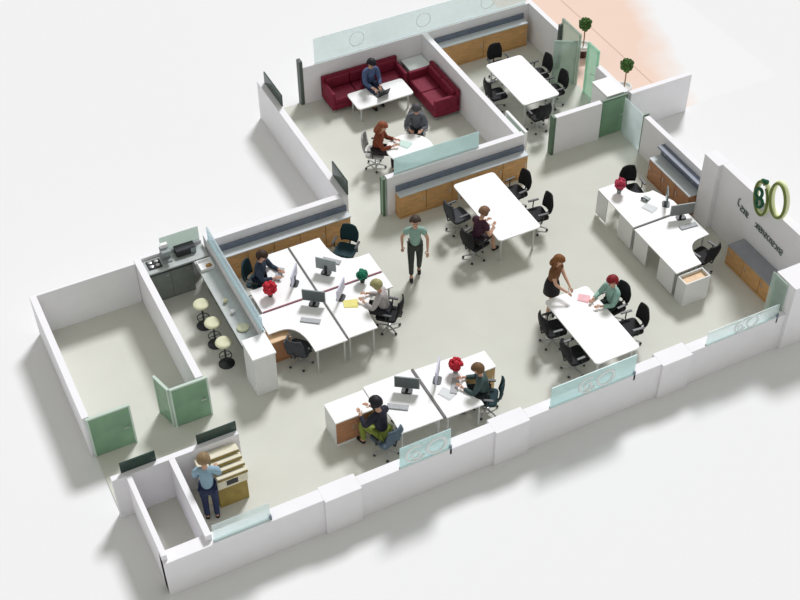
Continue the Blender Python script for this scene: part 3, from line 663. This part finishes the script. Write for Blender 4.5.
def flowers(label, x, y, z, petals, pot, r=.13, name='potted_flowers', leaf=None, tall=1.0):
    o = thing(name, label, 'plant', (x, y, z), group='potted flowers on desks')
    mesh_obj('pot', MB().lathe([(.045, 0), (.065, .10), (.07, .105), (.06, .11), (.0, .10)], n=18), pot, o, smooth=True)
    rn = random.Random(len(label))
    mb = MB()
    for k in range(46):
        t = math.acos(1 - 2*rn.random()*.95); a = rn.uniform(0, 2*math.pi)
        c = Vector((math.sin(t)*math.cos(a)*r*.8, math.sin(t)*math.sin(a)*r*.8, .11 + r*.85*tall + math.cos(t)*r*.8*tall)); mb.ball(c, (r*.28, r*.28, r*.26), 7, 5)
    mb.ball((0, 0, .11 + r*.85*tall), (r*.72, r*.72, r*.72*tall), 10, 8)
    mesh_obj('blossoms' if petals is not M_greenflower else 'foliage', mb, petals, o, smooth=True)
    return o
flowers('round bunch of red flowers on the desk by the bar partition', 6.27, 18.90, DT, M_redflower, M_potdark, .155)
flowers('red flowers in a grey pot at the far side of the near desk pair', 8.72, 15.22, DT, M_redflower, M_screenback, .145)
flowers('crimson flowers on the far end of the desk at the right', 14.68, 18.40, DT, M_pinkflower, M_screenback, .13, tall=1.35)
flowers('small green leafy plant in a dark pot on the corner desk', 8.18, 18.40, DT, M_greenflower, M_plastic, .13, name='potted_plant')

# topiary on the terrace
def topiary(label, x, y):
    o = thing('potted_topiary', label, 'plant', (x, y, -.019), group='ball topiaries on the terrace')
    mesh_obj('pot', MB().lathe([(.12, 0), (.17, .30), (.185, .32), (.16, .33), (.15, .29), (0, .28)], n=20), M_potdark, o, smooth=True)
    mesh_obj('rim', MB().lathe([(.17, .26), (.20, .27), (.20, .37), (.16, .37), (.15, .33)], n=20), M_pot, o, smooth=True)
    mesh_obj('trunk', MB().tube([(0, 0, .28), (.01, 0, .6), (0, 0, .85)], .018, 8), M_stem, o)
    mb = MB(); rn = random.Random(5); R = .175
    for k in range(110):
        t = math.acos(1 - 2*rn.random()); a = rn.uniform(0, 2*math.pi); n = Vector((math.sin(t)*math.cos(a), math.sin(t)*math.sin(a), math.cos(t)))
        mb.ball(n*R*rn.uniform(.78, .98) + Vector((0, 0, 1.0)), R*.2, 6, 4)
    mb.ball((0, 0, 1.0), R*.85, 12, 8); mesh_obj('leaf_ball', mb, M_leaf, o); return o
topiary('ball-shaped topiary on the terrace next to the mint green glass', 17.53, 24.36)
topiary('ball-shaped topiary on the terrace behind the low wall corner', 17.45, 22.28)

# copier corner
cp = thing('copier', 'cream copier with stacked paper trays on an olive wooden cabinet', 'copier', (3.68, 15.02, 0))
mesh_obj('wooden_cabinet', MB().box(-.20, .38, -.26, .24, 0, .55), M_olive, cp, bevel=.006)
mesh_obj('side_cabinet', MB().box(-.42, -.21, -.10, .30, 0, .95), M_cream, cp, bevel=.01)
mesh_obj('housing', MB().box(-.20, .40, -.28, .30, .55, .78), M_cream, cp, bevel=.01)
for k in range(4):
    T = Matrix.Translation((.08, -.16 + .13*k, .80 + .055*k)) @ Matrix.Rotation(math.radians(-14), 4, 'X'); mesh_obj('paper_tray', MB().box(-.26, .33, -.12, .12, 0, .018, T), M_cream, cp, bevel=.003)
    mesh_obj('tray_slot', MB().box(-.26, .33, -.125, -.121, -.045, 0.0, T), M_olive, cp)
mesh_obj('control_panel', MB().box(-.02, .20, -.295, -.281, .62, .74), M_plastic, cp)

# ------------------------------------------------------------------ people
def skin(name, chains, mt, parent, sub=2):
    """chains: list of (nodes, edges); node = (pos, radius). One mesh grown over joints; first node of a chain is its root"""
    vs = []; es = []; rad = []; roots = []
    for nodes, edges in chains:
        o = len(vs); roots.append(o)
        for p, r in nodes: vs.append(tuple(p)); rad.append(r)
        es += [(a+o, b+o) for a, b in edges]
    me = bpy.data.meshes.new(name); me.from_pydata(vs, es, []); me.update()
    ob = bpy.data.objects.new(name, me); COL.objects.link(ob)
    sk = ob.modifiers.new('skin', 'SKIN'); sk.use_smooth_shade = True
    if not me.skin_vertices:
        bm = bmesh.new(); bm.from_mesh(me); bm.verts.layers.skin.verify(); bm.to_mesh(me); bm.free()
    sv = me.skin_vertices[0].data
    for i, r in enumerate(rad):
        sv[i].radius = r if isinstance(r, tuple) else (r, r); sv[i].use_root = i in roots
    ss = ob.modifiers.new('smooth', 'SUBSURF'); ss.levels = sub; ss.render_levels = sub
    me.materials.append(mt); ob.parent = parent
    return ob
def chain(pts): return (pts, [(i, i+1) for i in range(len(pts)-1)])
def ik(sh, tgt, l1, l2, hint):
    d = tgt - sh; L = min(d.length, (l1+l2)*.995); dn = d.normalized(); tgt = sh + dn*L
    a = (l1*l1 - l2*l2 + L*L) / (2*L); h = math.sqrt(max(0, l1*l1 - a*a))
    hv = hint - dn*hint.dot(dn); hv.normalize()
    return sh + dn*a + hv*h, tgt

def person(label, x, y, dx, dy, pose='sit', hair=(.05,.03,.02), top=(.2,.3,.3), bottom=(.03,.03,.035), shoes=(.02,.02,.02), lean=.1, hands=None, longhair=False,
           sleeves='long', skirt=False, seat=.47, step=.0, scale=1.0, headpitch=.25, bag=None):
    r = thing('person', label, 'person', (x, y, 0), rz_of(dx, dy)); r.scale = (scale,)*3
    V = Vector
    cm_ = lambda tagn, c, **k: mat('%s_%02d_%02d_%02d' % (tagn, c[0]*99, c[1]*99, c[2]*99), c, .75, var=.12, scale=25, **k)
    sit = pose == 'sit'
    pz = seat + .10 if sit else .93
    pel = V((0, 0, pz))
    rot = Matrix.Rotation(-lean, 3, 'X')
    def up(px_, py_, pz_): return pel + rot @ V((px_, py_, pz_))
    waist, chest, uch, neck = up(0, 0, .14), up(0, .0, .30), up(0, -.005, .42), up(0, -.01, .50)
    hr = rot @ Matrix.Rotation(-headpitch, 3, 'X')
    hb = up(0, .0, .56)
    def hd(a, b, c): return hb + hr @ V((a, b, c))
    hipL, hipR = pel + V((-.09, 0, -.02)), pel + V((.09, 0, -.02))
    if sit:
        kn = [V((s*.12, .42, seat + .07)) for s in (-1, 1)]; an = [V((s*.12, .40 + .03*s, .09)) for s in (-1, 1)]
    else:
        kn = [V((s*.095, .06 + step*s*.55, .50)) for s in (-1, 1)]; an = [V((s*.09, step*s*1.0 - .02, .09 + (.05 if s < 0 and step else 0))) for s in (-1, 1)]
    sh = [up(s*.175, 0, .42) for s in (-1, 1)]
    if hands is None: hands = [V((-.14, .42, .79)), V((.14, .42, .79))] if sit else [V((-.26, .08, .86)), V((.30, .12, .90))]
    arms = [ik(sh[i], V(hands[i]), .28, .25, V(((-1, 1)[i]*.6, -.5, -1))) for i in (0, 1)]
    # body: torso, head, limbs in one surface
    nodes = [(pel, .10), (waist, .085), (chest, .085), (uch, .070), (neck, .045), (hd(0, .0, .0), .052), (hd(0, .012, .06), .074), (hd(0, .005, .13), .086), (hd(0, -.005, .19), .062)]
    edges = [(0,1),(1,2),(2,3),(3,4),(4,5),(5,6),(6,7),(7,8)]
    for i, s in enumerate((-1, 1)):
        b0 = len(nodes); el, wr = arms[i]
        nodes += [(sh[i], .048), (sh[i].lerp(el, .5), .046), (el, .038), (el.lerp(wr, .5), .034), (wr, .024)]
        edges += [(3, b0), (b0, b0+1), (b0+1, b0+2), (b0+2, b0+3), (b0+3, b0+4)]
        hdv = (wr - el).normalized(); palm = wr + hdv*.055
        nodes.append((palm, (.034, .022))); edges.append((b0+4, b0+5))
        h0 = len(nodes); hip = (hipL, hipR)[i]
        nodes += [(hip, .088), (hip.lerp(kn[i], .5), .072), (kn[i], .054), (kn[i].lerp(an[i], .4), .050), (an[i], .034), (an[i] + V((0, .10, -.045)), .034), (an[i] + V((0, .17, -.055)), .026)]
        edges += [(0, h0)] + [(h0+k, h0+k+1) for k in range(6)]
    chains = [(nodes, edges)]
    for i, s in enumerate((-1, 1)):
        el, wr = arms[i]; d = (wr-el).normalized(); side = d.cross(V((0,0,1))); side = side.normalized() if side.length > .1 else V((1,0,0)); nrm = side.cross(d)
        inner = side * (1 if i == 0 else -1)
        for k, L in enumerate((.070, .078, .072, .056)):
            o_ = inner * (.026 - .017*k); st_ = wr + d*.06 + o_
            chains.append(chain([(st_, .0095), (st_ + d*(.03+L*.45), .009), (st_ + d*(.03+L*.8) - nrm*.012, .008), (st_ + d*(.03+L) - nrm*.028, .0065)]))
        chains.append(chain([(wr + d*.025 + inner*.018, .011), (wr + d*.05 + inner*.048, .010), (wr + d*.085 + inner*.056 - nrm*.008, .0075)]))
    chains.append(chain([(hd(0, .07, .085), .014), (hd(0, .105, .075), .013)]))      # nose
    for s in (-1, 1): chains.append(chain([(hd(s*.075, -.005, .10), .012), (hd(s*.092, -.012, .085), .014), (hd(s*.085, -.008, .065), .008)]))
    skin('body', chains, M_skin, r)
    for s in (-1, 1): mesh_obj('eye', MB().ball(hd(s*.032, .083, .112), .011, 8, 6), M_eye, r, smooth=True)
    mesh_obj('mouth', MB().ball(hd(0, .082, .042), (.022, .008, .007), 8, 6), M_lip, r, smooth=True)
    # clothes
    tn = [(pel + rot @ V((0, 0, .0 if not sit else .02)), .128), (waist, .122), (chest, .148), (uch, .150), (up(0, -.008, .50), .064), (up(-.095, -.01, .455), .072), (up(.095, -.01, .455), .072)]; te = [(0,1),(1,2),(2,3),(3,4),(3,5),(3,6)]
    for i in (0, 1):
        el, wr = arms[i]; b0 = len(tn)
        tn += [(sh[i], .085), (sh[i].lerp(el, .55), .072)]; te += [(5 + i, b0), (b0, b0+1)]
        if sleeves == 'long': tn += [(el, .060), (el.lerp(wr, .5), .052), (el.lerp(wr, .9), .042)]; te += [(b0+1, b0+2), (b0+2, b0+3), (b0+3, b0+4)]
    skin('shirt', [(tn, te)], cm_('cloth', top), r)
    if skirt:
        if sit:
            ln = [(pel, .128)]; le = []
            for i in (0, 1):
                b0 = len(ln); hip = (hipL, hipR)[i]; ln += [(hip, .102), (hip.lerp(kn[i], .5), .092), (hip.lerp(kn[i], .9), .078)]; le += [(0, b0), (b0, b0+1), (b0+1, b0+2)]
            skin('skirt', [(ln, le)], cm_('cloth', bottom), r)
        else:
            mesh_obj('skirt', MB().lathe([(.12, 1.02), (.15, .93), (.175, .80), (.185, .62), (.17, .615), (.14, .9), (.10, 1.0)], n=22), cm_('cloth', bottom), r, smooth=True)
    else:
        ln = [(pel, .125)]; le = []
        for i in (0, 1):
            b0 = len(ln); hip = (hipL, hipR)[i]
            ln += [(hip, .104), (hip.lerp(kn[i], .5), .086), (kn[i], .069), (kn[i].lerp(an[i], .5), .062), (kn[i].lerp(an[i], .95), .054)]; le += [(0, b0)] + [(b0+k, b0+k+1) for k in range(4)]
        skin('trousers', [(ln, le)], cm_('cloth', bottom), r)
    for i in (0, 1):
        a = an[i]; skin('shoe', [chain([(a + V((0, -.03, -.045)), .044), (a + V((0, .04, -.045)), .045), (a + V((0, .12, -.052)), .046), (a + V((0, .19, -.058)), .034)])], cm_('leather', shoes), r, 2)
    # hair: a cap that leaves the face free, longer behind when worn long
    hm = bmesh.new(); bmesh.ops.create_uvsphere(hm, u_segments=20, v_segments=14, radius=1.0)
    gone = [v for v in hm.verts if v.co.y > .28 and v.co.z < .30 or v.co.z < -.45]
    bmesh.ops.delete(hm, geom=gone, context='VERTS')
    for v in hm.verts:
        c = v.co; w = 1 + .03*math.sin(c.x*17)*math.sin(c.z*13)
        p = hd(c.x*.106*w, -.012 + c.y*.118*w, .122 + c.z*.112*w); v.co = p
    me = bpy.data.meshes.new('hair'); hm.to_mesh(me); hm.free()
    for p in me.polygons: p.use_smooth = True
    ho = bpy.data.objects.new('hair', me); COL.objects.link(ho); ho.parent = r; me.materials.append(mat('hair_%02d_%02d_%02d' % tuple(int(c*99) for c in hair), hair, .6, var=.35, scale=50))
    so = ho.modifiers.new('thick', 'SOLIDIFY'); so.thickness = .022; so.offset = 1
    if longhair:
        hc = [chain([(hd(0, -.06, .14), .075), (hd(0, -.085, .04), .082), (hd(0, -.095, -.06), .078), (hd(0, -.09, -.15), .05)])]
        for s in (-1, 1): hc.append(chain([(hd(s*.08, -.02, .10), .035), (hd(s*.095, -.02, .0), .038), (hd(s*.085, -.01, -.10), .028)]))
        skin('hair_length', hc, ho.data.materials[0], ho)
    return r

person('person in a light green shirt and dark trousers walking across the open floor', 9.62, 18.75, -.40, -.9, 'stand', hair=(.06,.04,.03), top=(.27,.42,.36), bottom=(.045,.05,.045), step=.10, sleeves='short', lean=0, headpitch=.1, scale=1.0,
       hands=[(-.26, .16, .90), (.28, -.04, .86)])
person('dark-haired person in navy seated between the bar partition and the credenza', 6.33, 19.70, 1, -1, hair=(.04,.022,.012), top=(.03,.045,.075), bottom=(.01,.02,.04), lean=.15)
person('blond person in a pale beige top seated at the desk with yellow paper', 8.33, 17.60, -1, .9, hair=(.34,.32,.15), top=(.45,.42,.42), bottom=(.03,.03,.04), lean=.25)
person('black-haired person in dark jacket and olive green trousers at the near desk pair', 6.80, 14.62, -.35, 1, hair=(.01,.01,.015), top=(.02,.02,.035), bottom=(.22,.27,.05), shoes=(.01,.01,.01), lean=.2, scale=1.06)
person('brown-haired person in dark green seated at the right end of the near desk pair', 9.04, 14.62, -1, .7, hair=(.16,.09,.04), top=(.06,.10,.10), bottom=(.02,.03,.03), lean=.2)
person('woman with brown hair in dark purple and pink sleeves at the central long table', 11.11, 18.69, 1, .25, hair=(.22,.12,.07), top=(.06,.02,.04), bottom=(.025,.015,.02), sleeves='short', lean=.3, longhair=False, skirt=True, hands=[(-.12, .36, .80), (.16, .36, .79)])
person('woman with long curly auburn hair standing at the far end of the near long table', 11.68, 16.42, .55, -.8, 'stand', hair=(.20,.075,.02), top=(.17,.075,.03), bottom=(.015,.012,.015), sleeves='short', longhair=True, skirt=True, lean=.12, scale=.98,
       hands=[(.10, .46, 1.02), (.22, .40, 1.0)])
person('person with dark red hair in a pale green top at the near long table', 12.68, 15.60, -1, -.1, hair=(.22,.01,.015), top=(.28,.46,.40), bottom=(.01,.02,.015), lean=.1)
person('man in a blue shirt seated on the burgundy sofa behind the laptop', 11.60, 25.22, .08, -1, hair=(.01,.01,.015), top=(.08,.12,.24), bottom=(.03,.04,.09), lean=.22, seat=.42, hands=[(-.10, .40, .60), (.12, .40, .60)])
person('woman in a rust brown jacket with red hair seated left of the round table', 10.55, 22.60, .8, -.6, hair=(.26,.07,.03), top=(.20,.045,.02), bottom=(.03,.012,.012), longhair=True, lean=.2)
person('person in a dark grey jacket seated on the far side of the round table', 11.78, 22.90, -.5, -.9, hair=(.07,.07,.08), top=(.12,.13,.15), bottom=(.05,.055,.065), lean=.2)
person('person in a light blue shirt and navy trousers standing at the copier', 3.27, 14.62, .35, 1, 'stand', hair=(.25,.17,.09), top=(.28,.42,.52), bottom=(.02,.03,.08), lean=.15, hands=[(-.10, .38, 1.02), (.18, .40, 1.0)])
